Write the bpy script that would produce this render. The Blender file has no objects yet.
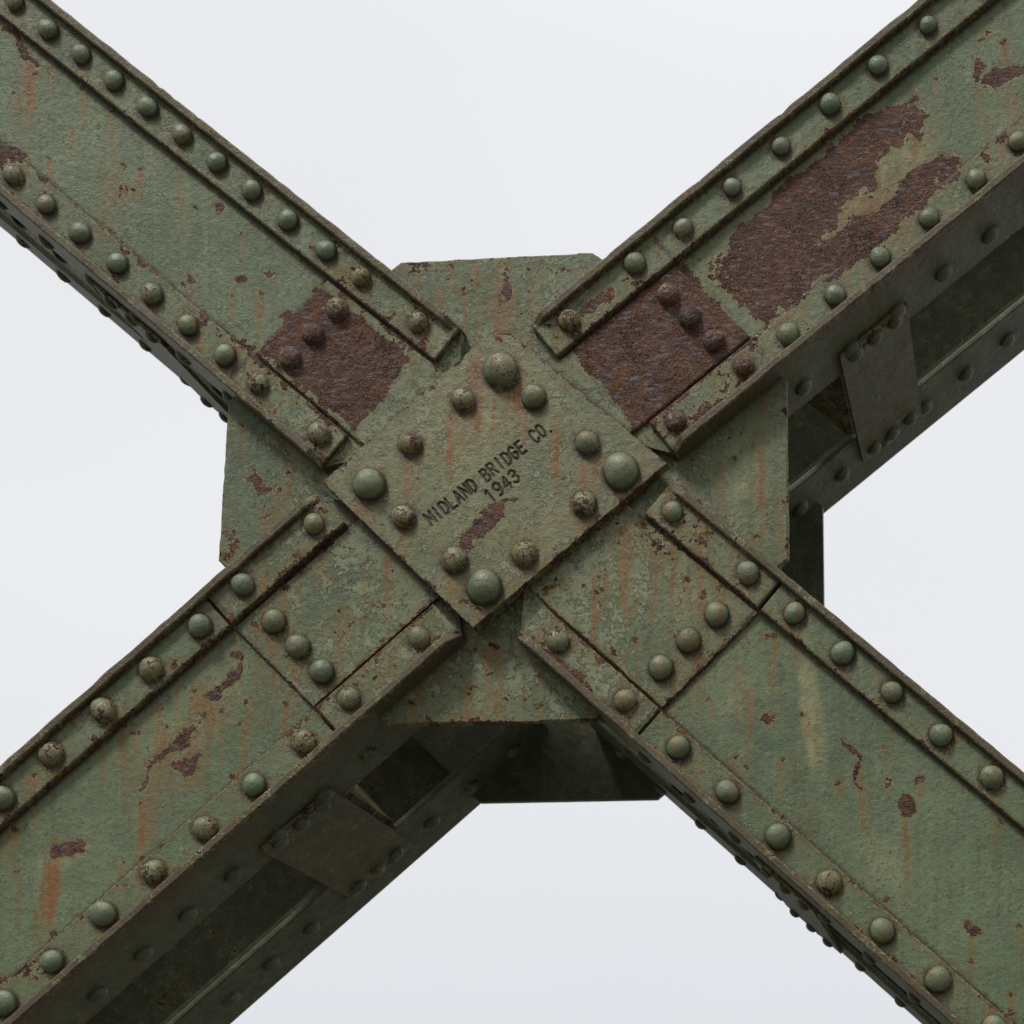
import bpy, bmesh, math, random
import numpy as np
from mathutils import Vector, noise as mnoise
random.seed(7)
S=0.0016; H=1.7+(1265-512)*S
VU,VV,D=1040,1265,1700.0
R=312.0; F=85.0
def P(u,v,w=0.0): return Vector(((u-512)*S, w*S, H+(512-v)*S))
def Q(p,w):
    "in-plane position for a part whose face stands w in front of / behind the web plane"
    k=(D+w)/D
    return (VU+(p[0]-VU)*k, VV+(p[1]-VV)*k)
scene=bpy.context.scene
scene.view_settings.view_transform='Standard'
try: scene.view_settings.look='None'
except: pass
scene.view_settings.exposure=0

# ---------------------------------------------------------------- node helpers
class NT:
    def __init__(s,tree): s.t=tree; s.n=tree.nodes; s.l=tree.links
    def node(s,ty,**k):
        n=s.n.new(ty)
        for a,b in k.items(): setattr(n,a,b)
        return n
    def put(s,sock,val):
        if isinstance(val,bpy.types.NodeSocket): s.l.new(val,sock)
        elif val is not None:
            if sock.type=='RGBA' and isinstance(val,tuple) and len(val)==3: val=val+(1,)
            sock.default_value=val
    def math(s,op,a,b=None,c=None,clamp=False):
        n=s.node('ShaderNodeMath',operation=op,use_clamp=clamp)
        s.put(n.inputs[0],a)
        if b is not None: s.put(n.inputs[1],b)
        if c is not None: s.put(n.inputs[2],c)
        return n.outputs[0]
    def vmath(s,op,a,b=None):
        n=s.node('ShaderNodeVectorMath',operation=op)
        s.put(n.inputs[0],a)
        if b is not None: s.put(n.inputs[1],b)
        return n.outputs['Value'] if op in('LENGTH','DOT_PRODUCT') else n.outputs[0]
    def noise(s,v,scale,detail=4,rough=.55,col=False):
        n=s.node('ShaderNodeTexNoise')
        s.put(n.inputs['Vector'],v)
        n.inputs['Scale'].default_value=scale; n.inputs['Detail'].default_value=detail
        n.inputs['Roughness'].default_value=rough
        return n.outputs['Color'] if col else n.outputs[0]
    def ss(s,v,a,b,lo=0.0,hi=1.0):
        n=s.node('ShaderNodeMapRange',interpolation_type='SMOOTHSTEP')
        s.put(n.inputs[0],v); n.inputs[1].default_value=a; n.inputs[2].default_value=b
        n.inputs[3].default_value=lo; n.inputs[4].default_value=hi
        return n.outputs[0]
    def mix(s,f,a,b,blend='MIX'):
        n=s.node('ShaderNodeMix',data_type='RGBA',blend_type=blend)
        s.put(n.inputs[0],f); s.put(n.inputs[6],a); s.put(n.inputs[7],b)
        return n.outputs[2]
    def mapping(s,v,rot=(0,0,0),sc=(1,1,1)):
        n=s.node('ShaderNodeMapping')
        s.put(n.inputs[0],v); n.inputs[2].default_value=rot; n.inputs[3].default_value=sc
        return n.outputs[0]

def paint(name,base=((.094,.142,.067),(.148,.202,.102)),bias=0.0,edge=0.30,rivet=False,yellow=0.0,rough=.58,streak=.45,brown=.0,flake=True):
    """old bridge paint over rust. mesh attributes:
       cha = (rust, run-off stain, pale wash), chb = (grime, sheared edge / rivet age, repaint), chc.x = flaking; first chb value paints crevice shade along with dirt"""
    m=bpy.data.materials.new(name); m.use_nodes=True
    N=NT(m.node_tree); N.n.clear()
    out=N.node('ShaderNodeOutputMaterial'); bs=N.node('ShaderNodeBsdfPrincipled')
    N.l.new(bs.outputs[0],out.inputs[0])
    tc=N.node('ShaderNodeTexCoord').outputs['Object']
    px=N.vmath('MULTIPLY',tc,(1/S,1/S,1/S))
    A=N.node('ShaderNodeAttribute',attribute_name='cha'); a3=N.node('ShaderNodeSeparateXYZ'); N.put(a3.inputs[0],A.outputs['Vector'])
    B=N.node('ShaderNodeAttribute',attribute_name='chb'); b3=N.node('ShaderNodeSeparateXYZ'); N.put(b3.inputs[0],B.outputs['Vector'])
    dens=N.node('ShaderNodeAttribute',attribute_name='chc').outputs['Fac']
    patch,stain,pale=a3.outputs; grime_shade,at,dark=b3.outputs
    big=N.noise(px,.006,1); mid=N.noise(px,.030,4,.64); mid2=N.noise(N.vmath('ADD',px,(91,33,57)),.06,3,.64)
    fine=N.noise(px,.19,4,.70); grain=N.noise(px,.85,1,.6)
    st=N.noise(N.vmath('MULTIPLY',px,(1,.06,.055)),.09,3,.64)
    m5=N.math('SUBTRACT',mid,.5); f5=N.math('SUBTRACT',fine,.5)
    rv=N.math('ADD',N.math('MULTIPLY',m5,.62),N.math('MULTIPLY',f5,1.0))
    rv=N.math('ADD',rv,bias); rv=N.math('ADD',rv,patch)
    if rivet: rv=N.math('ADD',rv,N.math('MULTIPLY',N.math('SUBTRACT',at,.5),.42))
    else: rv=N.math('ADD',rv,N.math('MULTIPLY',at,edge))
    rust=N.ss(rv,.305,.34); prim=N.ss(rv,.20,.225); halo=N.ss(rv,-.02,.32)
    c=N.mix(N.ss(big,.35,.65),base[0],base[1])
    c=N.mix(N.math('MULTIPLY',N.ss(mid2,.38,.66),.38),c,(.190,.236,.138))
    c=N.mix(N.math('MULTIPLY',N.ss(mid,.60,.36),.38),c,(.070,.098,.050))
    c=N.mix(N.math('MULTIPLY',N.ss(fine,.50,.68),.52),c,(.058,.078,.042))
    c=N.mix(N.math('MULTIPLY',N.ss(fine,.44,.30),.42),c,(.205,.245,.152))
    c=N.mix(N.math('MULTIPLY',N.ss(grain,.45,.72),.36),c,(.230,.268,.178))
    c=N.mix(N.math('MULTIPLY',N.ss(st,.50,.68),streak),c,(.125,.105,.045))
    c=N.mix(N.math('MULTIPLY',N.ss(st,.44,.30),streak*.55),c,(.245,.268,.160))
    if yellow: c=N.mix(N.math('MULTIPLY',N.ss(mid,.3,.65),yellow),c,(.235,.200,.084))
    c=N.mix(N.math('MULTIPLY',N.ss(N.math('ADD',dark,N.math('MULTIPLY',f5,.5)),.28,.36),.6),c,(.072,.106,.074))
    c=N.mix(N.math('MULTIPLY',N.math('MULTIPLY',pale,N.ss(mid2,.3,.6,.4,1)),.8),c,(.34,.31,.155))
    c=N.mix(N.math('MULTIPLY',halo,.46),c,(.160,.110,.040))
    if brown: c=N.mix(N.math('MULTIPLY',N.math('MULTIPLY',at,N.ss(mid2,.3,.6,.65,1)),brown),c,(.095,.048,.027))
    fk=None
    if flake:
        # lifted curls of old paint: pale chips outlined by a dark crack
        fv=N.math('ADD',N.math('ADD',mid2,N.math('MULTIPLY',f5,.8)),N.math('MULTIPLY',dens,.34))
        fk=N.ss(fv,.715,.735)
        crack=N.math('SUBTRACT',N.ss(fv,.675,.705),fk)
        c=N.mix(N.math('MULTIPLY',crack,.75),c,(.055,.045,.022))
        c=N.mix(N.math('MULTIPLY',fk,.62),c,N.mix(N.ss(fine,.42,.58),(.165,.190,.095),(.310,.330,.205)))
    fs=N.math('MULTIPLY',stain,N.ss(N.math('ADD',fine,m5),.36,.58,.55,1.0))
    c=N.mix(N.math('MULTIPLY',fs,.95,clamp=True),c,N.mix(stain,(.215,.150,.050),(.230,.090,.022)))
    c=N.mix(N.math('MULTIPLY',N.ss(N.math('ADD',grime_shade,N.math('MULTIPLY',f5,.7)),.08,.70),.9),c,(.050,.034,.020))  # dirt plus contact shade painted into seams and round rivets
    pc=N.mix(N.ss(mid2,.40,.60),(.225,.170,.052),(.285,.290,.165))
    c=N.mix(N.math('MULTIPLY',prim,.78),c,pc)
    r=N.mix(N.ss(mid2,.36,.64),(.068,.036,.030),(.150,.064,.033))
    dg=N.noise(N.mapping(px,rot=(0,math.radians(-38),0),sc=(.30,1,1)),.28,3,.72)
    r=N.mix(N.math('MULTIPLY',N.ss(dg,.50,.63),.72),r,(.215,.175,.190))
    r=N.mix(N.math('MULTIPLY',N.ss(N.math('ADD',fine,N.math('MULTIPLY',m5,.5)),.50,.62),.9),r,(.300,.120,.036))
    r=N.mix(N.ss(N.math('ADD',grain,N.math('ADD',m5,f5)),.53,.66),r,(.026,.015,.013))
    c=N.mix(rust,c,r)
    N.put(bs.inputs['Base Color'],c)
    ro=N.math('ADD',rough,N.math('MULTIPLY',f5,.5))
    ro=N.math('ADD',ro,N.math('MULTIPLY',rust,.22),clamp=True)
    N.put(bs.inputs['Roughness'],ro)
    bs.inputs['Specular IOR Level'].default_value=.45
    h=N.math('MULTIPLY',N.math('ADD',rust,N.math('MULTIPLY',prim,.8)),-.8)
    h=N.math('ADD',h,N.math('MULTIPLY',fine,N.math('ADD',.70,N.math('MULTIPLY',rust,2.2))))
    h=N.math('ADD',h,N.math('MULTIPLY',grain,N.math('ADD',.22,N.math('MULTIPLY',rust,.6))))
    h=N.math('ADD',h,N.math('MULTIPLY',mid,1.2))
    if fk is not None: h=N.math('ADD',h,N.math('MULTIPLY',fk,.55))
    bp=N.node('ShaderNodeBump'); bp.inputs['Strength'].default_value=.9; bp.inputs['Distance'].default_value=.0024
    N.put(bp.inputs['Height'],h); N.put(bs.inputs['Normal'],bp.outputs[0])
    return m

# ---------------------------------------------------------------- weathering and painted crevice-shade maps (evaluated per vertex)
rng=np.random.default_rng(3); TAB=rng.random((257,257))
def vn(x,y,seed=0):
    x=x+seed*37.7; y=y+seed*19.3
    xi=np.floor(x).astype(int); yi=np.floor(y).astype(int); fx=x-xi; fy=y-yi
    fx=fx*fx*(3-2*fx); fy=fy*fy*(3-2*fy); xi%=256; yi%=256
    a=TAB[xi,yi]; b=TAB[xi+1,yi]; c=TAB[xi,yi+1]; d=TAB[xi+1,yi+1]
    return (a*(1-fx)+b*fx)*(1-fy)+(c*(1-fx)+d*fx)*fy
def fbm(x,y,seed=0,o=3):
    s=0;a=.5;t=0
    for i in range(o): s=s+a*vn(x*2**i,y*2**i,seed+i*5); t+=a; a*=.55
    return s/t-.5
def ell(u,v,patches,cap=.85,wu=None,wv=None,bu=None,bv=None):
    out=np.zeros_like(u)
    for kind,cu,cv,a,b,ang,stn in patches:
        uu,vv=(wu,wv) if (kind=='e' and wu is not None) else ((bu,bv) if (kind=='b' and bu is not None) else (u,v))
        th=math.radians(ang); x=(uu-cu)*math.cos(th)+(vv-cv)*math.sin(th); y=-(uu-cu)*math.sin(th)+(vv-cv)*math.cos(th)
        x=x/a; y=y/b
        d=np.sqrt(x*x+y*y) if kind=='e' else np.maximum(abs(x),abs(y))
        out=np.maximum(out,np.minimum((1-d)*stn,cap))
    return out
def segd(u,v,a,b):
    ax,ay=a; bx,by=b; dx,dy=bx-ax,by-ay; L=dx*dx+dy*dy+1e-9
    t=np.clip(((u-ax)*dx+(v-ay)*dy)/L,0,1)
    return np.sqrt((u-ax-t*dx)**2+(v-ay-t*dy)**2)
class Wx:
    def __init__(s): s.patches=[];s.stains=[];s.pale=[];s.dark=[];s.lines=[];s.pts=[];s.runs=[];s.centre=.08;s.fl=1.0
    def ev(s,u,v):
        n1=fbm(u*.04,v*.04,1,4); n2=fbm(u*.04,v*.04,9,4)
        wu=u+n1*34; wv=v+n2*34; bu=u+n1*9; bv=v+n2*9
        big_=[p for p in s.patches if max(p[3],p[4])>=14]; sm_=[p for p in s.patches if max(p[3],p[4])<14]
        pa=ell(u,v,big_,.85,wu,wv,bu,bv)
        if sm_: pa=np.maximum(pa,ell(u,v,sm_,.85,u+n1*9,v+n2*9,bu,bv))
        cd=np.sqrt((wu-495)**2+(wv-485)**2); cc=np.clip(1-cd/330,0,1); pa=pa+cc*s.centre
        stn=np.clip(ell(u,v,s.stains,1,u+n1*10,v+n2*10)*1.3,0,1)*(.35+1.3*vn(u*.22,v*.012,4))
        for (x,y,L,w,q) in s.runs:
            dv=v-y; c=x+2.2*np.sin(dv*.05+x)+n1*4; ww=w*(1-.4*np.clip(dv/L,0,1))
            stn=np.maximum(stn,min(1,q*1.25)*np.exp(-((u-c)/ww)**2)*np.clip(1-dv/L,0,1)**.6*np.clip((dv+3)/5,0,1))
        pl=np.clip(ell(u,v,s.pale,1),0,1)*(.2+1.1*vn(u*.18,v*.010,7))
        dk=ell(u,v,s.dark,1,wu,wv)
        g=np.zeros_like(u); ln=np.zeros_like(u); fl=np.zeros_like(u)
        for a,b,q,k in s.lines:
            d=segd(u,v,a,b); g=np.maximum(g,q*np.exp(-d/k)); ln=np.maximum(ln,np.exp(-d/9)*.08); fl=np.maximum(fl,np.exp(-d/16))  # g: dirt and painted occlusion shade along seams and plate edges
        for x,y,r in s.pts:
            d=np.sqrt((u-x)**2+(v-y-1.5)**2); g=np.maximum(g,.95*np.exp(-np.maximum(d-r,0)/3.0))  # ring of dirt and painted contact shade round each rivet
            ln=np.maximum(ln,np.exp(-np.maximum(d-r,0)/5)*.08)
            q=.25+.6*((x*7.13+y*3.7)%1)
            stn=np.maximum(stn,q*np.exp(-np.maximum(d-r,0)/5.0))
        dens=s.fl*np.clip(cc*.85+fl*(.18+.55*cc)+(vn(u*.012,v*.012,15)-.5)*.5,0,1)
        return pa+ln,np.clip(stn,0,1),np.clip(pl,0,1),g,dk,dens
PLAIN=Wx(); PLAIN.centre=0

# ---------------------------------------------------------------- mesh helpers
def finish(name,verts,faces,edge,mat,parent,wx,smooth=False,grime_shade=None,nofield=False):
    me=bpy.data.meshes.new(name); me.from_pydata(verts,[],faces); me.update()
    va=np.array(verts,dtype=float); u=va[:,0]/S+512; v=512-(va[:,2]-H)/S
    n=len(va); A=np.zeros((n,3)); B=np.zeros((n,3)); C=np.zeros((n,3))
    if not nofield:
        pa,stn,pl,g,dk,fl=wx.ev(u,v)
        A[:,0]=pa;A[:,1]=stn;A[:,2]=pl;B[:,0]=g;B[:,2]=dk;C[:]=fl[:,None]
    if grime_shade is not None: B[:,0]=np.maximum(B[:,0],grime_shade) if not smooth else grime_shade
    B[:,1]=edge
    for nm,arr in(('cha',A),('chb',B),('chc',C)):
        at=me.attributes.new(nm,'FLOAT_VECTOR','POINT'); at.data.foreach_set('vector',arr.ravel())
    bm=bmesh.new(); bm.from_mesh(me); bmesh.ops.recalc_face_normals(bm,faces=bm.faces); bm.to_mesh(me); bm.free()
    if smooth: me.polygons.foreach_set('use_smooth',[True]*len(me.polygons))
    me.materials.append(mat)
    o=bpy.data.objects.new(name,me); scene.collection.objects.link(o)
    if parent: o.parent=parent
    return o

def gplate(name,poly,w0,w1,mat,parent,wx,step=3.2,ang=0,disp=None,cham=1.1,ew=3.2,wav=.6):
    """convex plate: face grid trimmed to the outline, chamfered rim, real thickness"""
    poly=[Vector(p) for p in poly]; n=len(poly)
    cx=sum(p.x for p in poly)/n; cy=sum(p.y for p in poly)/n
    th=math.radians(ang); ca,sa=math.cos(th),math.sin(th)
    L=[((p.x-cx)*ca+(p.y-cy)*sa,-(p.x-cx)*sa+(p.y-cy)*ca) for p in poly]
    xs=np.arange(min(p[0] for p in L)-2.13,max(p[0] for p in L)+2+step,step); ys=np.arange(min(p[1] for p in L)-2.37,max(p[1] for p in L)+2+step,step)
    bm=bmesh.new()
    V=[[bm.verts.new((cx+x*ca-y*sa,cy+x*sa+y*ca,0)) for y in ys] for x in xs]
    for i in range(len(xs)-1):
        for j in range(len(ys)-1): bm.faces.new((V[i][j],V[i+1][j],V[i+1][j+1],V[i][j+1]))
    for ins in(0,1.6):
        for i in range(n):
            a=poly[i]; b=poly[(i+1)%n]; nn=Vector((-(b-a).y,(b-a).x)).normalized()
            if (Vector((cx,cy))-a).dot(nn)<0: nn=-nn
            a2=a+nn*ins
            bmesh.ops.bisect_plane(bm,geom=bm.verts[:]+bm.edges[:]+bm.faces[:],dist=.02,plane_co=(a2.x,a2.y,0),plane_no=(-nn.x,-nn.y,0),clear_outer=(ins==0))
    le=bm.verts.layers.float.new('e_'); lg=bm.verts.layers.float.new('g_')
    vl=list(bm.verts)
    co=np.array([v.co[:] for v in vl]); u,v=co[:,0],co[:,1]
    d=np.full(len(u),1e9)
    for i in range(n): d=np.minimum(d,segd(u,v,poly[i],poly[(i+1)%n]))
    isb=np.array([x.is_boundary for x in vl])
    w=np.full(len(u),float(w0)); g=np.zeros(len(u))
    if disp is not None:
        dd,gg=disp(u,v); w=w+dd; g=gg
    w=w+fbm(u*.02,v*.02,3,2)*wav
    w[isb]+=cham
    nick=np.clip(fbm(u*.09,v*.09,6,2)-.2,0,1)*7
    u2=u.copy(); v2=v.copy()
    ju=(vn(u*.12,v*.12,11)-.5)*.8; jv=(vn(u*.12,v*.12,12)-.5)*.8
    dirx=cx-u; diry=cy-v; dl=np.sqrt(dirx**2+diry**2)+1e-6
    u2[isb]+=(ju+dirx/dl*nick)[isb]; v2[isb]+=(jv+diry/dl*nick)[isb]
    for i,x in enumerate(vl): x.co=(u2[i],v2[i],w[i]); x[le]=math.exp(-d[i]/ew); x[lg]=g[i]
    be=[e for e in bm.edges if e.is_boundary]
    r=bmesh.ops.extrude_edge_only(bm,edges=be)
    nv=[e for e in r['geom'] if isinstance(e,bmesh.types.BMVert)]
    for x in nv: x.co.z=w1; x[le]=1.0; x[lg]=0
    ne=[e for e in r['geom'] if isinstance(e,bmesh.types.BMEdge) and e.is_boundary]
    bmesh.ops.holes_fill(bm,edges=ne,sides=0)
    bm.verts.index_update()
    verts=[tuple(P(x.co.x,x.co.y,x.co.z)) for x in bm.verts]; faces=[[q.index for q in f.verts] for f in bm.faces]
    edge=np.array([x[le] for x in bm.verts]); g=np.array([x[lg] for x in bm.verts])
    bm.free()
    return finish(name,verts,faces,edge,mat,parent,wx,grime_shade=g)

class MB:
    def __init__(s): s.v=[]; s.f=[]; s.r=[]; s.bb=[]; s.sm=False
    def add(s,v,r=1.0,b=0.0): s.v.append(tuple(v)); s.r.append(r); s.bb.append(b); return len(s.v)-1
    def box(s,poly,w0,w1):
        f=[s.add(P(p[0],p[1],w0)) for p in poly]; b=[s.add(P(p[0],p[1],w1)) for p in poly]
        m=len(poly); s.f.append(f); s.f.append(b[::-1])
        for i in range(m): s.f.append([f[i],b[i],b[(i+1)%m],f[(i+1)%m]])
    def strip(s,outer,inner,w0,w1,jit=.5,taper=0,wt=0,er=1.0,fs=5.0):
        rings=[]; L=0
        for i,(a,b) in enumerate(zip(outer,inner)):
            if i: L+=(a-outer[i-1]).length
            w=w0
            if taper and L<taper: w=wt+(w0-wt)*(L/taper)
            j=mnoise.noise(Vector((a.x*.03,a.y*.03,3)))*jit*1.5
            k=mnoise.noise(Vector((a.x*.06,a.y*.06,8)))*jit*.9
            nick=max(0,mnoise.noise(Vector((a.x*.10,a.y*.10,5)))-.38)*4
            d=(a-b).normalized(); wd=(a-b).length
            a0=a; a=a+d*(k-nick)
            end=(i in(0,len(outer)-1)); e=1.0 if end else 0.0
            cw=min(1.4,wd*.25)/wd
            k2=max(1,int(wd/fs)); fr=[0,cw]+[cw+(1-2*cw)*q/k2 for q in range(1,k2)]+[1-cw,1]
            row=[]
            for x in fr:
                q=a.lerp(b,x); dm=min(x,1-x)*wd
                row.append(s.add(P(q.x,q.y,w+j+(1.0 if (x in(0,1) or end) else 0)),er*max(e,math.exp(-dm/3.2))))
            if w1-w>30:
                for (pt,ws) in((b,(w+8,w+30,w1-6,w1)),(a0,(w1,w1-6,w+30,w+8))):
                    for ww in ws: row.append(s.add(P(pt.x,pt.y,ww),er*(1 if ww==w1 else (.6 if ww==w+8 else .15))))
            else:
                row.append(s.add(P(b.x,b.y,w1),er)); row.append(s.add(P(a.x,a.y,w1),er))
            rings.append(row)
        n=len(rings[0])
        for r0,r1 in zip(rings,rings[1:]):
            for i in range(n): s.f.append([r0[i],r0[(i+1)%n],r1[(i+1)%n],r1[i]])
        s.f.append(rings[0][::-1]); s.f.append(rings[-1])
    def rivet(s,c,nrm,r,rnd=None,seg=20):
        if rnd is None: rnd=random.random()
        s.sm=True
        nrm=nrm.normalized(); t=nrm.orthogonal().normalized(); b=nrm.cross(t)
        sx=random.uniform(.94,1.05); sy=random.uniform(.94,1.05)
        tilt=t*random.uniform(-.08,.08)+b*random.uniform(-.08,.08)
        prof=[(1.08,-.1,.9),(1.06,.03,.9),(1.0,.08,.75)]+[(math.cos(a),.08+.66*math.sin(a),.5 if a<.3 else (.15 if a<.55 else 0)) for a in [math.radians(x) for x in (14,28,42,56,70,81)]]  # third value darkens the rivet foot: painted contact shade with dirt
        rings=[]; ph0=random.uniform(0,9)
        for pr,ph,bb in prof:
            rg=[]
            for i in range(seg):
                a=2*math.pi*i/seg
                wob=1+.025*math.sin(2*a+ph0)+.018*math.sin(3*a+ph0*2)
                q=c+(t*math.cos(a)*pr*sx*wob+b*math.sin(a)*pr*sy*wob+(nrm+tilt)*ph)*r*S
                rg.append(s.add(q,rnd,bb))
            rings.append(rg)
        for r0,r1 in zip(rings,rings[1:]):
            for i in range(seg): s.f.append([r0[i],r0[(i+1)%seg],r1[(i+1)%seg],r1[i]])
        top=s.add(c+(nrm+tilt)*r*S*.75,rnd,0)
        for i in range(seg): s.f.append([rings[-1][i],rings[-1][(i+1)%seg],top])
    def build(s,name,mat,parent=None,wx=PLAIN):
        return finish(name,s.v,s.f,np.array(s.r),mat,parent,wx,smooth=s.sm,grime_shade=np.array(s.bb),nofield=(wx is PLAIN))
def empty(name):
    o=bpy.data.objects.new(name,None); scene.collection.objects.link(o); return o

# ---------------------------------------------------------------- girders
TOUT=640; FAR=2300
class Row:
    def __init__(s,a,b,end,other):
        s.a=Vector(a); s.b=Vector(b); s.d=(s.b-s.a).normalized()
        n=Vector((-s.d.y,s.d.x))
        if (Vector(other)-s.a).dot(n)>0: n=-n
        s.n=n; s.te=(Vector(end)-s.a).dot(s.d); s.fd=s.d
    def pt(s,t,off=0):
        if t<=TOUT: p=s.a+s.d*t
        else: p=s.a+s.d*TOUT+s.fd*(t-TOUT)
        return p+s.n*off
    def t(s,u,v): return (Vector((u,v))-s.a).dot(s.d)
    def path(s,off,t0,t1,step=5):
        ts=[t0,t0+1.4]; x=t0+step
        while x<min(t1-1,TOUT+60): ts.append(x); x+=step
        while x<t1-1: ts.append(x); x+=120
        ts.append(t1)
        return [s.pt(x,off) for x in ts]
G={}
G['UL']=dict(eu=(466,327),el=(322,470),seam=((325,287),(258,352)),
  ru=[(418,322),(361,277),(326,250),(288,220),(252,190),(217,162),(182,134),(148,107),(114,80),(81,54),(48,29),(15,2)],
  rl=[(318,432),(257,382),(224,354),(187,324),(151,293),(116,262),(79,232),(45,203),(12,173)],
  rs=[(335,307),(311,332),(288,355)])
G['UR']=dict(eu=(530,325),el=(678,458),seam=((683,277),(757,345)),
  ru=[(569,320),(635,263),(683,228),(732,187),(781,146),(830,104),(878,65),(928,25)],
  rl=[(675,420),(743,364),(788,333),(835,294),(880,256),(929,217),(976,178),(1018,140)],
  rs=[(667,292),(689,315),(713,338)])
G['LL']=dict(eu=(320,494),el=(466,640),seam=((210,600),(330,725)),
  ru=[(314,524),(243,585),(200,626),(151,669),(103,710),(51,754),(2,798)],
  rl=[(419,637),(348,698),(303,741),(253,784),(204,828),(152,871),(102,914),(51,961),(3,1003)],
  rs=[(272,620),(296,645),(320,670)])
G['LR']=dict(eu=(676,482),el=(517,640),seam=((760,612),(645,730)),
  ru=[(673,512),(748,573),(795,613),(843,653),(892,692),(941,735),(992,777)],
  rl=[(557,640),(625,700),(678,747),(727,791),(778,836),(829,882),(882,930),(938,979)],
  rs=[(716,613),(688,639),(660,666)])
for g in G.values():
    for k in('ru','rl','rs'): g[k]=[Q(p,-9) for p in g[k]]
    g['up']=(g['ru'][0],g['ru'][-1]); g['lo']=(g['rl'][0],g['rl'][-1])
PT={
'UL':dict(patches=[('b',339,359,64,47,39,5.0),('e',22,50,40,8,48,.85),('e',6,158,26,14,20,.9),('e',120,190,36,20,20,.30),('e',258,290,26,14,40,.40),
                   ('e',400,350,20,9,40,.55),('e',292,320,18,12,40,.9),('e',175,275,30,8,40,.3)],
          stains=[('e',30,85,9,50,0,1),('e',110,200,14,50,0,.6),('e',258,310,8,35,0,.7)],pale=[('e',200,230,60,60,0,.3),('e',380,350,60,40,40,.5)],dark=[]),
'UR':dict(patches=[('b',662,348,76,53,-39,5.0),('e',800,212,112,35,-40,2.6),('e',862,148,66,24,-38,2.0),('e',850,245,128,24,-34,2.0),('e',772,268,58,28,-30,2.0),('e',932,173,52,20,-30,1.3),
                   ('e',1003,76,30,12,-35,1.1),('e',978,70,8,26,0,.7),('e',914,118,10,30,0,.8),('e',762,310,22,14,20,1.3),('e',600,310,30,10,-38,.8),('e',705,418,40,14,-38,.5),('e',885,185,60,16,-38,.26),('e',985,40,30,8,-38,.5),
                   ('e',820,255,150,50,-36,.22)],
          stains=[('e',978,90,7,45,0,1),('e',915,140,8,60,0,1),('e',790,320,60,20,-30,.5),('e',920,230,60,25,-30,.6),('e',850,215,130,50,-36,.7)],
          pale=[('e',885,178,78,18,-38,2.2),('e',820,200,160,66,-38,1.0),('e',1000,130,30,60,0,.5)],dark=[]),
'LL':dict(patches=[('e',222,684,40,11,-42,1.0),('e',238,655,9,7,0,1.1),('e',175,745,85,11,-42,.60),('e',193,768,22,12,-10,.85),('e',64,852,28,12,-35,1.3),('e',355,628,34,16,-20,.30),('e',305,722,24,8,-38,.3),
                   ('e',395,590,60,12,45,.22),('e',40,970,20,10,0,.4),('e',140,780,34,7,-42,.6),('e',260,700,50,30,-42,.24)],
          stains=[('e',50,885,13,60,8,1.4),('e',148,812,11,65,8,1.4),('e',205,710,24,46,0,.9),('e',390,580,7,60,0,1.3),('e',185,765,32,36,20,.8),('e',175,745,90,16,-42,1.0)],
          pale=[('e',200,710,90,40,-42,1.0),('e',60,860,60,20,-30,.8),('e',320,660,60,40,-40,.4)],dark=[('e',345,575,46,24,-35,1.0)]),
'LR':dict(patches=[('e',848,748,24,6,45,1.0),('e',858,775,5,30,0,.7),('e',909,808,20,10,-50,1.1),('e',888,788,14,5,0,.6),('e',640,545,70,34,40,.22),('e',572,674,34,12,42,.75),('e',765,630,16,8,0,.5),
                   ('e',690,540,30,14,30,.25),('e',768,718,12,9,0,.6),('e',545,590,30,12,-35,.3),('e',1000,820,14,6,0,.6)],
          stains=[('e',906,840,6,42,0,1.3),('e',862,805,6,45,0,1.3),('e',625,560,8,70,0,1.5),('e',655,560,6,80,0,1.4),('e',700,570,6,70,0,1.3),('e',595,620,6,60,0,1.4),('e',675,545,6,60,0,1.3),('e',735,590,5,40,0,1)],
          pale=[('e',812,715,14,85,-6,2.2),('e',620,570,70,70,0,1.0),('e',680,590,60,60,0,1.0),('e',880,860,60,30,40,.5),('e',740,700,50,50,0,.5)],
          dark=[('e',752,712,40,18,-30,1.1),('e',762,742,22,12,10,1.0),('e',775,675,12,12,0,1.0)]),
}
RB_SHADED=((.034,.050,.028),(.052,.072,.040))  # rear steel: same paint, interior shade darkened into the base colour
rear_m=paint('weathered_shaded_paint_rear',base=RB_SHADED,bias=0.02,edge=.22,streak=.25,flake=False)
rearriv=paint('rivet_shaded_paint_rear',base=((.055,.080,.043),(.082,.11,.06)),rivet=True,streak=.2,flake=False)  # base colour darkened for the shade on rear and underside rivets
brown_m=paint('batten_rust_paint',base=((.070,.047,.025),(.092,.062,.031)),bias=.08,edge=.25,flake=False)
web_m=paint('weathered_bridge_paint')
flm=paint('worn_shaded_flange_paint',base=((.056,.068,.034),(.084,.100,.050)),bias=.02,edge=.18,brown=1.0,flake=False)  # base also darkened to deepen the shade on flange undersides
riv_m=paint('rivet_head_paint',rivet=True,base=((.094,.132,.069),(.143,.190,.102)),rough=.42,streak=.3,flake=False)

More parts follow.
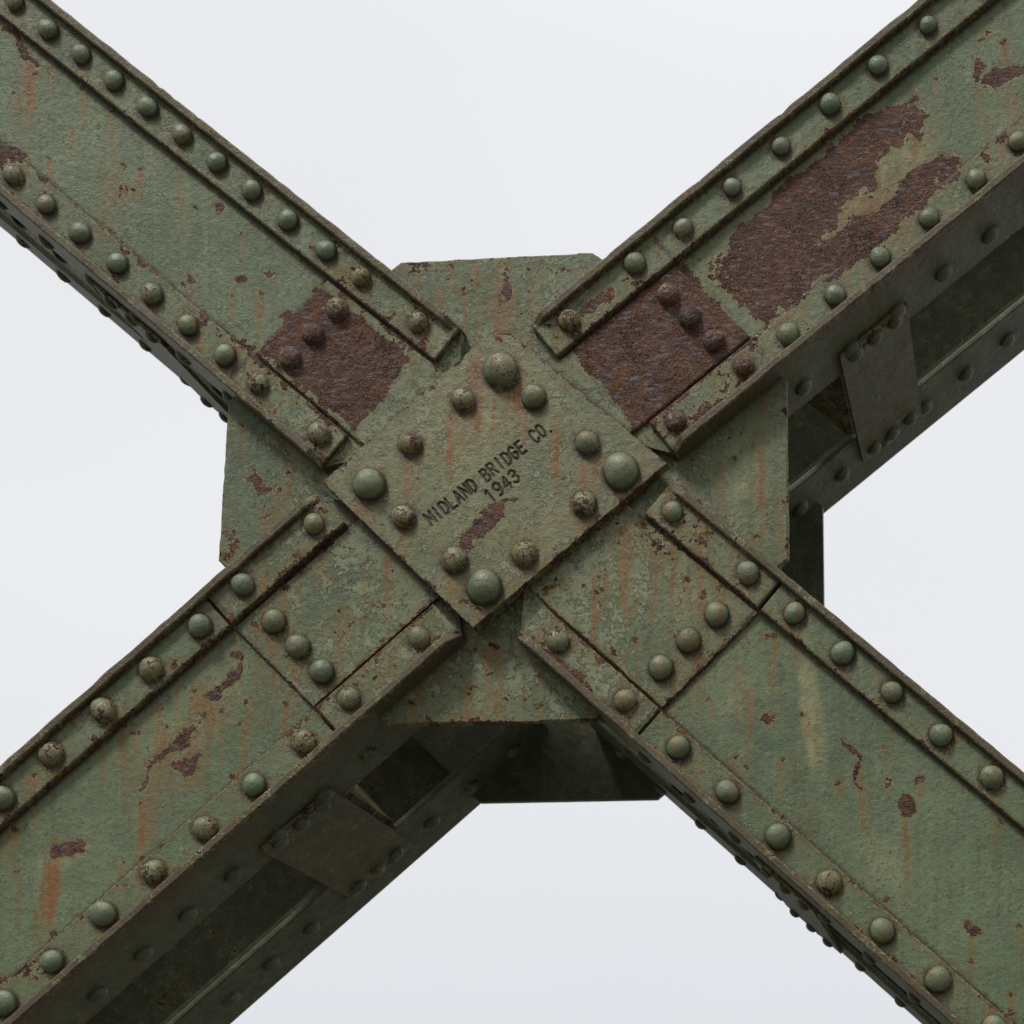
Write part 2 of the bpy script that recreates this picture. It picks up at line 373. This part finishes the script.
FRONTN=Vector((0,-1,0))
def rad(v): return (9.4+3.6*max(0,min(1000,v))/1000)
DIA=[Q(p,-13) for p in[(489,333),(510,333),(667,463),(473,628),(322,482)]]
for k,g in G.items():
    rr_=random.Random({'UL':1,'UR':2,'LL':3,'LR':4}[k])
    up=Row(g['up'][0],g['up'][1],g['eu'],g['lo'][0]); lo=Row(g['lo'][0],g['lo'][1],g['el'],g['up'][0])
    fd=(up.d+lo.d).normalized(); up.fd=lo.fd=fd
    root=empty('steel_girder')
    su=up.t(*g['seam'][0]); sl=lo.t(*g['seam'][1])
    wx=Wx()
    for a in('patches','stains','pale','dark'): setattr(wx,a,list(PT[k][a]))
    wx.pts=[(p[0],p[1],rad(p[1])) for p in g['ru']+g['rl']+g['rs']]
    tp=lambda q:(q.x,q.y)
    for row,a,b in((up,-20,15.5),(lo,-18,17.5)):
        wx.lines.append((tp(row.pt(row.te,a)),tp(row.pt(TOUT,a)),.85,2.8))
        wx.lines.append((tp(row.pt(row.te,b)),tp(row.pt(TOUT,b)),.85,3.0))
    wx.lines.append((tp(up.pt(su,20)),tp(lo.pt(sl,20)),.95,2.2))
    wx.lines.append((tp(up.pt(up.te,-20)),tp(lo.pt(lo.te,-20)),.3,9))
    n=len(DIA)
    for i in range(n): wx.lines.append((DIA[i],DIA[(i+1)%n],.9,5))
    for i in range(38):
        t=rr_.uniform(30,620); f_=rr_.random(); p=up.pt(t,0).lerp(lo.pt(t,0),f_)
        a=rr_.uniform(2.0,6.0)*(1.6 if rr_.random()<.15 else 1)
        wx.patches.append(('e',p.x,p.y,a*1.3,a*.8,rr_.choice([-40,0,40]),rr_.uniform(.5,1.1)))
        if rr_.random()<(.8 if k[0]=='L' else .5): wx.runs.append((p.x,p.y,rr_.uniform(25,100),rr_.uniform(2.2,5.5),rr_.uniform(.5,1)))
    for i in range(130):
        t=abs(rr_.gauss(0,90))-20; e=rr_.choice([0,0,.5,1,1]); f_=min(1.12,max(-.12,e+rr_.gauss(0,.13))); p=up.pt(t,0).lerp(lo.pt(t,0),f_)
        a=rr_.uniform(2.5,8)
        wx.patches.append(('e',p.x,p.y,a*1.6,a*.7,rr_.choice([-40,-40,40,40,0]),rr_.uniform(.2,.46)))
        if rr_.random()<(.25 if k[0]=='L' else .1): wx.runs.append((p.x,p.y,rr_.uniform(20,90),rr_.uniform(2,5),rr_.uniform(.5,1)))
    for i in range(70):
        row=rr_.choice([up,lo,lo]); p=row.pt(rr_.uniform(-20,620),rr_.choice([14,16,-18])+rr_.uniform(-3,3)); a=rr_.uniform(2,6.5)
        wx.patches.append(('e',p.x,p.y,a*2.0,a*.6,math.degrees(math.atan2(row.d.y,row.d.x)),rr_.uniform(.25,.6)))
        if rr_.random()<.3: wx.runs.append((p.x,p.y,rr_.uniform(15,70),rr_.uniform(2,4),rr_.uniform(.4,.9)))
    for p in g['ru']+g['rl']+g['rs']:
        if rr_.random()<.75: wx.runs.append((p[0]+rr_.uniform(-4,4),p[1]+rad(p[1])*.9,rr_.uniform(18,75),rr_.uniform(3,6),rr_.uniform(.35,.95)))
    ts=[-34,-22,-11]; t=0.0
    while t<TOUT: ts.append(t); t+=3.1
    while t<FAR: ts.append(t); t+=120
    ts.append(FAR); NX=72
    V=[];Fc=[]
    for t in ts:
        o=21-46*min(1,max(0,-t)/34)
        a=up.pt(min(FAR,up.te+t),o); b=lo.pt(min(FAR,lo.te+t),o)
        for j in range(NX+1):
            q=a.lerp(b,j/NX); V.append(tuple(P(q.x,q.y,.9*mnoise.noise(Vector((q.x*.012,q.y*.012,1))))))
    for i in range(len(ts)-1):
        for j in range(NX):
            x=i*(NX+1)+j; Fc.append((x,x+1,x+NX+2,x+NX+1))
    nb=len(V); per=[j for j in range(NX+1)]+[i*(NX+1)+NX for i in range(1,len(ts))]+[(len(ts)-1)*(NX+1)+j for j in range(NX-1,-1,-1)]+[i*(NX+1) for i in range(len(ts)-2,0,-1)]
    for x in per: q=V[x]; V.append((q[0],8*S,q[2]))
    m=len(per)
    for i in range(m): Fc.append((per[i],per[(i+1)%m],nb+(i+1)%m,nb+i))
    Fc.append(tuple(nb+i for i in range(m)))
    finish('web_plate',V,Fc,np.zeros(len(V)),web_m,root,wx)
    gplate('splice_plate',[up.pt(up.te-26,-22),lo.pt(lo.te-26,-20),lo.pt(sl,-20),up.pt(su,-22)],-3.4,-1.0,web_m,root,wx,ang=math.degrees(math.atan2(up.d.y,up.d.x)),cham=.9,ew=2.2)
    b=MB()
    for row,wd,th,sm in((up,-19,-7.4,su),(lo,-17,-5.6,sl)):
        segs=[(row.te,sm-1.6),(sm+1.6,FAR)] if k in('LL','LR') else [(row.te,FAR)]
        for i,(t0,t1) in enumerate(segs):
            th2=th-(1.2 if (len(segs)==2 and i==0) else 0)
            b.strip(row.path(20,t0,t1),row.path(wd,t0,t1),th2,-.9,jit=.35,er=.8,fs=3.6)
    b.build('angle_leg',web_m,root,wx)
    b=MB()
    for row in(up,lo):
        o=23 if row is up else 24.5
        b.strip(row.path(o,row.te,FAR),row.path(o-8,row.te,FAR),-14,F,jit=.8,taper=16,wt=-4)
    b.build('flange',flm,root)
    b=MB()
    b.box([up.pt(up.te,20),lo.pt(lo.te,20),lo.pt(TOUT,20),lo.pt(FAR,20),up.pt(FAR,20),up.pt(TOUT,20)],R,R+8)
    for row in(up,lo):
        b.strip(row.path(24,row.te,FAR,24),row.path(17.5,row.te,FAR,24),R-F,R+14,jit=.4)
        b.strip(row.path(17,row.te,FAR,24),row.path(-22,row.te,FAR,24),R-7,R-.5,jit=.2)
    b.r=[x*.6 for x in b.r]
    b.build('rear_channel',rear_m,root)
    b=MB()
    if k=='UR': spots=[(lo,lo.t(830,327),lo.t(898,271)),(up,up.t(760,160),up.t(830,104))]
    elif k=='LL': spots=[(lo,lo.t(307,771),lo.t(236,835)),(up,up.t(200,620),up.t(130,680))]
    elif k=='UL': spots=[(lo,lo.t(150,300),lo.t(80,240)),(up,up.t(290,220),up.t(220,160))]
    else: spots=[(lo,lo.t(760,830),lo.t(820,890)),(up,up.t(840,650),up.t(900,700))]
    for row,t0,t1 in spots:
        for q in range(4):
            o=q*420
            b.strip(row.path(29,t0+o,t1+o),row.path(25,t0+o,t1+o),46,R-34,jit=.6)
    t0=spots[0][1]-6
    a=lo.pt(t0,17);c=up.pt(t0,-60)
    b.box([a,a+lo.d*7,c+lo.d*7,c],F+6,R-F-4)
    b.build('batten_plate',brown_m,root)
    rv=MB()
    def ext(lst,row):
        lst=list(lst); sp=(Vector(lst[-1])-Vector(lst[-2])).length
        t=row.t(*lst[-1])+sp
        while t<1500:
            p=row.pt(t); lst.append((p.x,p.y)); t+=sp
        return lst
    for lst,row,w in((ext(g['ru'],up),up,-7.2),(ext(g['rl'],lo),lo,-5.4)):
        for i,(u,v) in enumerate(lst):
            ru=random.random()*1.15
            if k=='UR' and row is lo and i<2: ru=1.25
            if k=='UL' and i<2: ru=1.0
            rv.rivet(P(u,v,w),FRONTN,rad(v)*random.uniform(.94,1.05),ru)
    for (u,v) in g['rs']:
        rv.rivet(P(u,v,-3.4),FRONTN,rad(v)*1.06,1.1 if k[0]=='U' else random.random()*.9)
    rw=Wx(); rw.patches=[(a,b_,c_,d_,e_,f_,min(g_,.45)) for a,b_,c_,d_,e_,f_,g_ in PT[k]['patches'][:6]]; rw.centre=.17; rw.runs=[r_ for r_ in wx.runs]
    rv.build('rivets',riv_m,root,rw)
    rb=MB()
    for row in(up,lo):
        n3=Vector((row.n.x,0,-row.n.y))
        rr=8 if (k in('UL','LR')) else 10.5
        t=row.te+30
        while t<1500:
            if not (row is up):
                p=row.pt(t,24.5); rb.rivet(P(p.x,p.y,52),n3,rr,random.random())
                p=row.pt(t+18,24); rb.rivet(P(p.x,p.y,R-40),n3,rr,random.random())
            p=row.pt(t+8,-2); rb.rivet(P(p.x,p.y,R-7),FRONTN,11,random.random())
            t+=62
        for (_r,t0,t1) in spots:
            if _r is row:
                for q in(.2,.5,.8):
                    for w in(58,R-52):
                        p=row.pt(t0+(t1-t0)*q,29); rb.rivet(P(p.x,p.y,w),n3,rr*.9,random.random())
    rb.build('flange_rivets',rearriv,root)

# ---------------------------------------------------------------- gusset plates
octo=[Q(p,8) for p in[(400,262),(592,252),(786,378),(788,558),(592,720),(385,724),(218,560),(228,400)]]
gm=paint('gusset_paint',base=((.100,.136,.066),(.144,.184,.096)),edge=.28)
gw=Wx(); gw.centre=.10
gw.patches=[('e',500,285,10,36,0,.7),('e',560,262,40,8,-2,.35),('e',420,268,30,8,0,.35),('e',255,480,30,10,0,.7),('e',480,716,70,6,0,.3),('e',700,470,30,10,-30,.25),('e',225,540,10,30,0,.5)]
gw.stains=[('e',500,300,16,55,0,1.4),('e',760,480,10,80,0,.9)]
gw.pale=[('e',740,470,40,80,0,.7),('e',470,690,60,40,0,.5)]
r_=random.Random(5)
for (x0,x1,y0,y1,n) in((405,590,258,330,34),(225,320,400,540,26),(680,785,390,550,26),(395,590,640,718,38)):
    for i in range(n):
        x=r_.uniform(x0,x1);y=r_.uniform(y0,y1);a=r_.uniform(2,6)
        gw.patches.append(('e',x,y,a*1.4,a*.7,r_.choice([0,40,-40]),r_.uniform(.3,.8)))
        if r_.random()<.7: gw.runs.append((x,y,r_.uniform(20,90),r_.uniform(2,5),r_.uniform(.4,1)))
for k,g in G.items():
    up=Row(g['up'][0],g['up'][1],g['eu'],g['lo'][0]); lo=Row(g['lo'][0],g['lo'][1],g['el'],g['up'][0])
    for row in(up,lo): gw.lines.append((tuple(row.pt(row.te,23)),tuple(row.pt(350,23)),.8,5))
    gw.lines.append((tuple(up.pt(up.te,20)),tuple(lo.pt(lo.te,20)),.8,5))
root=empty('gusset_plate'); gplate('plate',octo,8.6,18,gm,root,gw,step=3.2)
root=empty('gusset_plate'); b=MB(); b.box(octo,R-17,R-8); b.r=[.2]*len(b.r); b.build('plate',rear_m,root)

# ---------------------------------------------------------------- nameplate with stamped lettering
GL={'M':[[(0,0),(0,1),(.5,.35),(1,1),(1,0)]],'I':[[(.5,0),(.5,1)]],'D':[[(0,0),(0,1),(.6,1),(1,.75),(1,.25),(.6,0),(0,0)]],'L':[[(0,1),(0,0),(1,0)]],
'A':[[(0,0),(.5,1),(1,0)],[(.2,.33),(.8,.33)]],'N':[[(0,0),(0,1),(1,0),(1,1)]],'B':[[(0,0),(0,1),(.7,1),(.95,.78),(.7,.53),(0,.53)],[(.7,.53),(1,.27),(.7,0),(0,0)]],
'R':[[(0,0),(0,1),(.7,1),(1,.77),(.7,.5),(0,.5)],[(.5,.5),(1,0)]],'G':[[(1,.8),(.7,1),(.3,1),(0,.75),(0,.25),(.3,0),(.75,0),(1,.2),(1,.48),(.6,.48)]],
'E':[[(1,1),(0,1),(0,0),(1,0)],[(0,.52),(.8,.52)]],'C':[[(1,.8),(.7,1),(.3,1),(0,.72),(0,.28),(.3,0),(.7,0),(1,.2)]],'O':[[(.3,0),(0,.28),(0,.72),(.3,1),(.7,1),(1,.72),(1,.28),(.7,0),(.3,0)]],
'.':[[(.25,.0),(.3,.02)]],'1':[[(.15,.8),(.5,1),(.5,0)]],'9':[[(1,.6),(.7,.42),(.3,.42),(0,.6),(0,.82),(.3,1),(.7,1),(1,.8),(1,.3),(.7,0),(.15,.0)]],
'4':[[(.75,0),(.75,1),(0,.3),(1,.3)]],'3':[[(0,.88),(.3,1),(.7,1),(1,.78),(.7,.53),(.35,.53)],[(.7,.53),(1,.27),(.7,0),(.3,0),(0,.12)]]}
NW=-13
SEG=[]
def stamp(text,cu,cv,pitch,cw,ch,ang):
    cu,cv=Q((cu,cv),NW); th=math.radians(ang); n=len(text)
    for i,chh in enumerate(text):
        if chh==' ': continue
        c_=cw*(1.12 if chh=='M' else 1)
        x0=(i-(n-1)/2)*pitch-c_/2+random.uniform(-.15,.15); y0=ch/2+random.uniform(-.25,.25)
        for pl in GL[chh]:
            q=[]
            for (x,y) in pl:
                X=x0+x*c_; Y=y0-y*ch; q.append((cu+X*math.cos(th)-Y*math.sin(th),cv+X*math.sin(th)+Y*math.cos(th)))
            for a,b in zip(q,q[1:]): SEG.append((a,b))
stamp('MIDLAND BRIDGE CO.',489,472,8.75,5.6,12.8,-38.3)
stamp('1943',502,486,10.2,6.2,12.8,-38.3)
def engrave(u,v):
    d=np.full(len(u),99.0)
    near=(abs(u-492)<95)&(abs(v-476)<75); uu=u[near]; vv=v[near]; dd=np.full(len(uu),99.0)
    for a,b in SEG: dd=np.minimum(dd,segd(uu,vv,a,b))
    d[near]=dd
    prof=np.clip((1.45-d)/.7,0,1); wear=.9+.5*fbm(u*.05,v*.05,21,2)
    return prof*1.4*wear, prof*1.0*wear
nm=paint('nameplate_paint',base=((.128,.148,.070),(.178,.198,.100)),yellow=.45,edge=.30,rough=.50)
nw=Wx(); nw.centre=.0; nw.fl=.45
nw.patches=[('e',490,532,42,13,-38,1.15),('e',506,518,18,7,-38,1.0),('e',500,352,16,8,0,.4),('e',475,612,16,14,0,.5),('e',440,560,20,10,20,.25),('e',345,470,16,14,0,.35)]
nw.stains=[('e',480,400,12,60,0,1.2),('e',520,390,10,50,0,1.2),('e',455,440,7,60,0,1.1),('e',560,460,7,50,0,1.0),('e',410,480,6,50,0,1.0),('e',585,500,6,60,0,1.0)]
nw.pale=[('e',480,430,100,80,-38,.9),('e',560,520,30,50,0,.7)]
NR=[(499,367,17.5,.7),(367,481,16.5,.3),(619,468,18,.35),(482,584,17.5,.35),(461,396,12,1.05),(531,393,12,.6),(408,440,11.5,1.05),(585,439,12.5,.8),(401,513,12,.95),(582,500,12.5,.85),(452,556,13,1.05),(522,550,12.5,.95)]
r_=random.Random(8)
nriv=[]
for u,v,r,q in NR:
    u,v=Q((u+1,v+2),NW-5); nriv.append((u,v,r,q)); nw.pts.append((u,v,r))
    for i in range(4): nw.runs.append((u+r_.uniform(-r*.8,r*.8),v+r*.6,r_.uniform(25,95),r_.uniform(2,6),r_.uniform(.4,1)))
for i in range(34):
    x=r_.uniform(370,620);y=r_.uniform(370,590);a=r_.uniform(1.5,4)
    if abs(x-490)<70 and abs(y-472+(x-490)*.79)<24: continue
    nw.patches.append(('e',x,y,a*1.3,a*.8,r_.choice([0,-40]),r_.uniform(.3,.75)))
    if r_.random()<.4: nw.runs.append((x,y,r_.uniform(15,50),r_.uniform(1.5,3),r_.uniform(.3,.7)))
n=len(DIA)
for i in range(50):
    e=r_.randrange(n); a=Vector(DIA[e]).lerp(Vector(DIA[(e+1)%n]),r_.random()); q=r_.uniform(2,6)
    nw.patches.append(('e',a.x,a.y,q*1.6,q*.8,r_.choice([-40,40]),r_.uniform(.2,.5)))
root=empty('bridge_nameplate')
gplate('plate',DIA,NW,-1,nm,root,nw,step=.78,ang=-38.3,disp=engrave,cham=1.3,wav=.4)
b=MB()
nrm_=paint('rivet_paint_nameplate',rivet=True,base=((.094,.128,.066),(.143,.180,.094)),yellow=.15,rough=.42,streak=.3,flake=False)
for u,v,r,q in nriv: b.rivet(P(u,v,NW),FRONTN,r*.97,q,seg=28)
rw=Wx(); rw.centre=.12
b.build('rivets',nrm_,root,rw)

# ---------------------------------------------------------------- ground
me=bpy.data.meshes.new('ground'); E=3000
me.from_pydata([(-E,-E,0),(E,-E,0),(E,E,0),(-E,E,0)],[],[(0,1,2,3)])
go=bpy.data.objects.new('ground',me); scene.collection.objects.link(go)
m=bpy.data.materials.new('gravel_ground'); m.use_nodes=True; N=NT(m.node_tree); bs=N.n['Principled BSDF']
tc=N.node('ShaderNodeTexCoord').outputs['Object']
c=N.mix(N.noise(tc,.4,3),(.03,.04,.02),(.08,.07,.055)); c=N.mix(N.noise(tc,22,2),c,(.09,.085,.075))
N.put(bs.inputs['Base Color'],c); bs.inputs['Roughness'].default_value=.95; me.materials.append(m)

# ---------------------------------------------------------------- sky
w=bpy.data.worlds.new('World'); scene.world=w; w.use_nodes=True
N=NT(w.node_tree); N.n.clear()
out=N.node('ShaderNodeOutputWorld'); bg=N.node('ShaderNodeBackground'); N.l.new(bg.outputs[0],out.inputs[0])
bg.inputs[1].default_value=.1
sunv=Vector((-.36,-.42,.83)).normalized()
elev=math.asin(sunv.z); az=math.atan2(sunv.x,sunv.y)
sky=N.node('ShaderNodeTexSky',sky_type='NISHITA'); sky.sun_disc=False; sky.sun_elevation=elev; sky.sun_rotation=az
tc=N.node('ShaderNodeTexCoord').outputs['Generated']
sp=N.node('ShaderNodeSeparateXYZ'); N.put(sp.inputs[0],tc)
cl=N.mix(N.ss(sp.outputs[2],-.02,.34),(7.4,7.5,7.9),(8.9,9.0,9.2))
cl=N.mix(N.ss(sp.outputs[1],.35,-.5),cl,(3.6,3.65,3.8))  # unseen sky behind the camera, darkened to shape light on the steel
cl=N.mix(N.ss(sp.outputs[2],.55,.95),cl,(19.0,19.1,19.3))
cn=N.noise(N.vmath('MULTIPLY',tc,(1,1,2.2)),1.8,3,.5)
cl=N.mix(N.ss(cn,.3,.7,0,.20),cl,(6.8,6.9,7.3))
N.put(bg.inputs[0],N.mix(.94,sky.outputs[0],cl))
sd=bpy.data.lights.new('sun','SUN'); sd.angle=math.radians(10); sd.color=(1,.97,.91)
sd.energy=2.0
so=bpy.data.objects.new('sun',sd); scene.collection.objects.link(so)
so.rotation_euler=(-sunv).to_track_quat('-Z','Y').to_euler(); so.location=(0,0,12)

# ---------------------------------------------------------------- camera
cd=bpy.data.cameras.new('camera'); co=bpy.data.objects.new('camera',cd); scene.collection.objects.link(co)
co.location=P(VU,VV,-D); co.rotation_euler=(math.radians(90),0,0)
cd.sensor_width=36; cd.lens=36*D/1024; cd.shift_x=(512-VU)/1024; cd.shift_y=(VV-512)/1024
cd.clip_end=10000; cd.clip_start=.05
cd.dof.use_dof=True; cd.dof.focus_distance=D*S; cd.dof.aperture_fstop=5.0
scene.camera=co
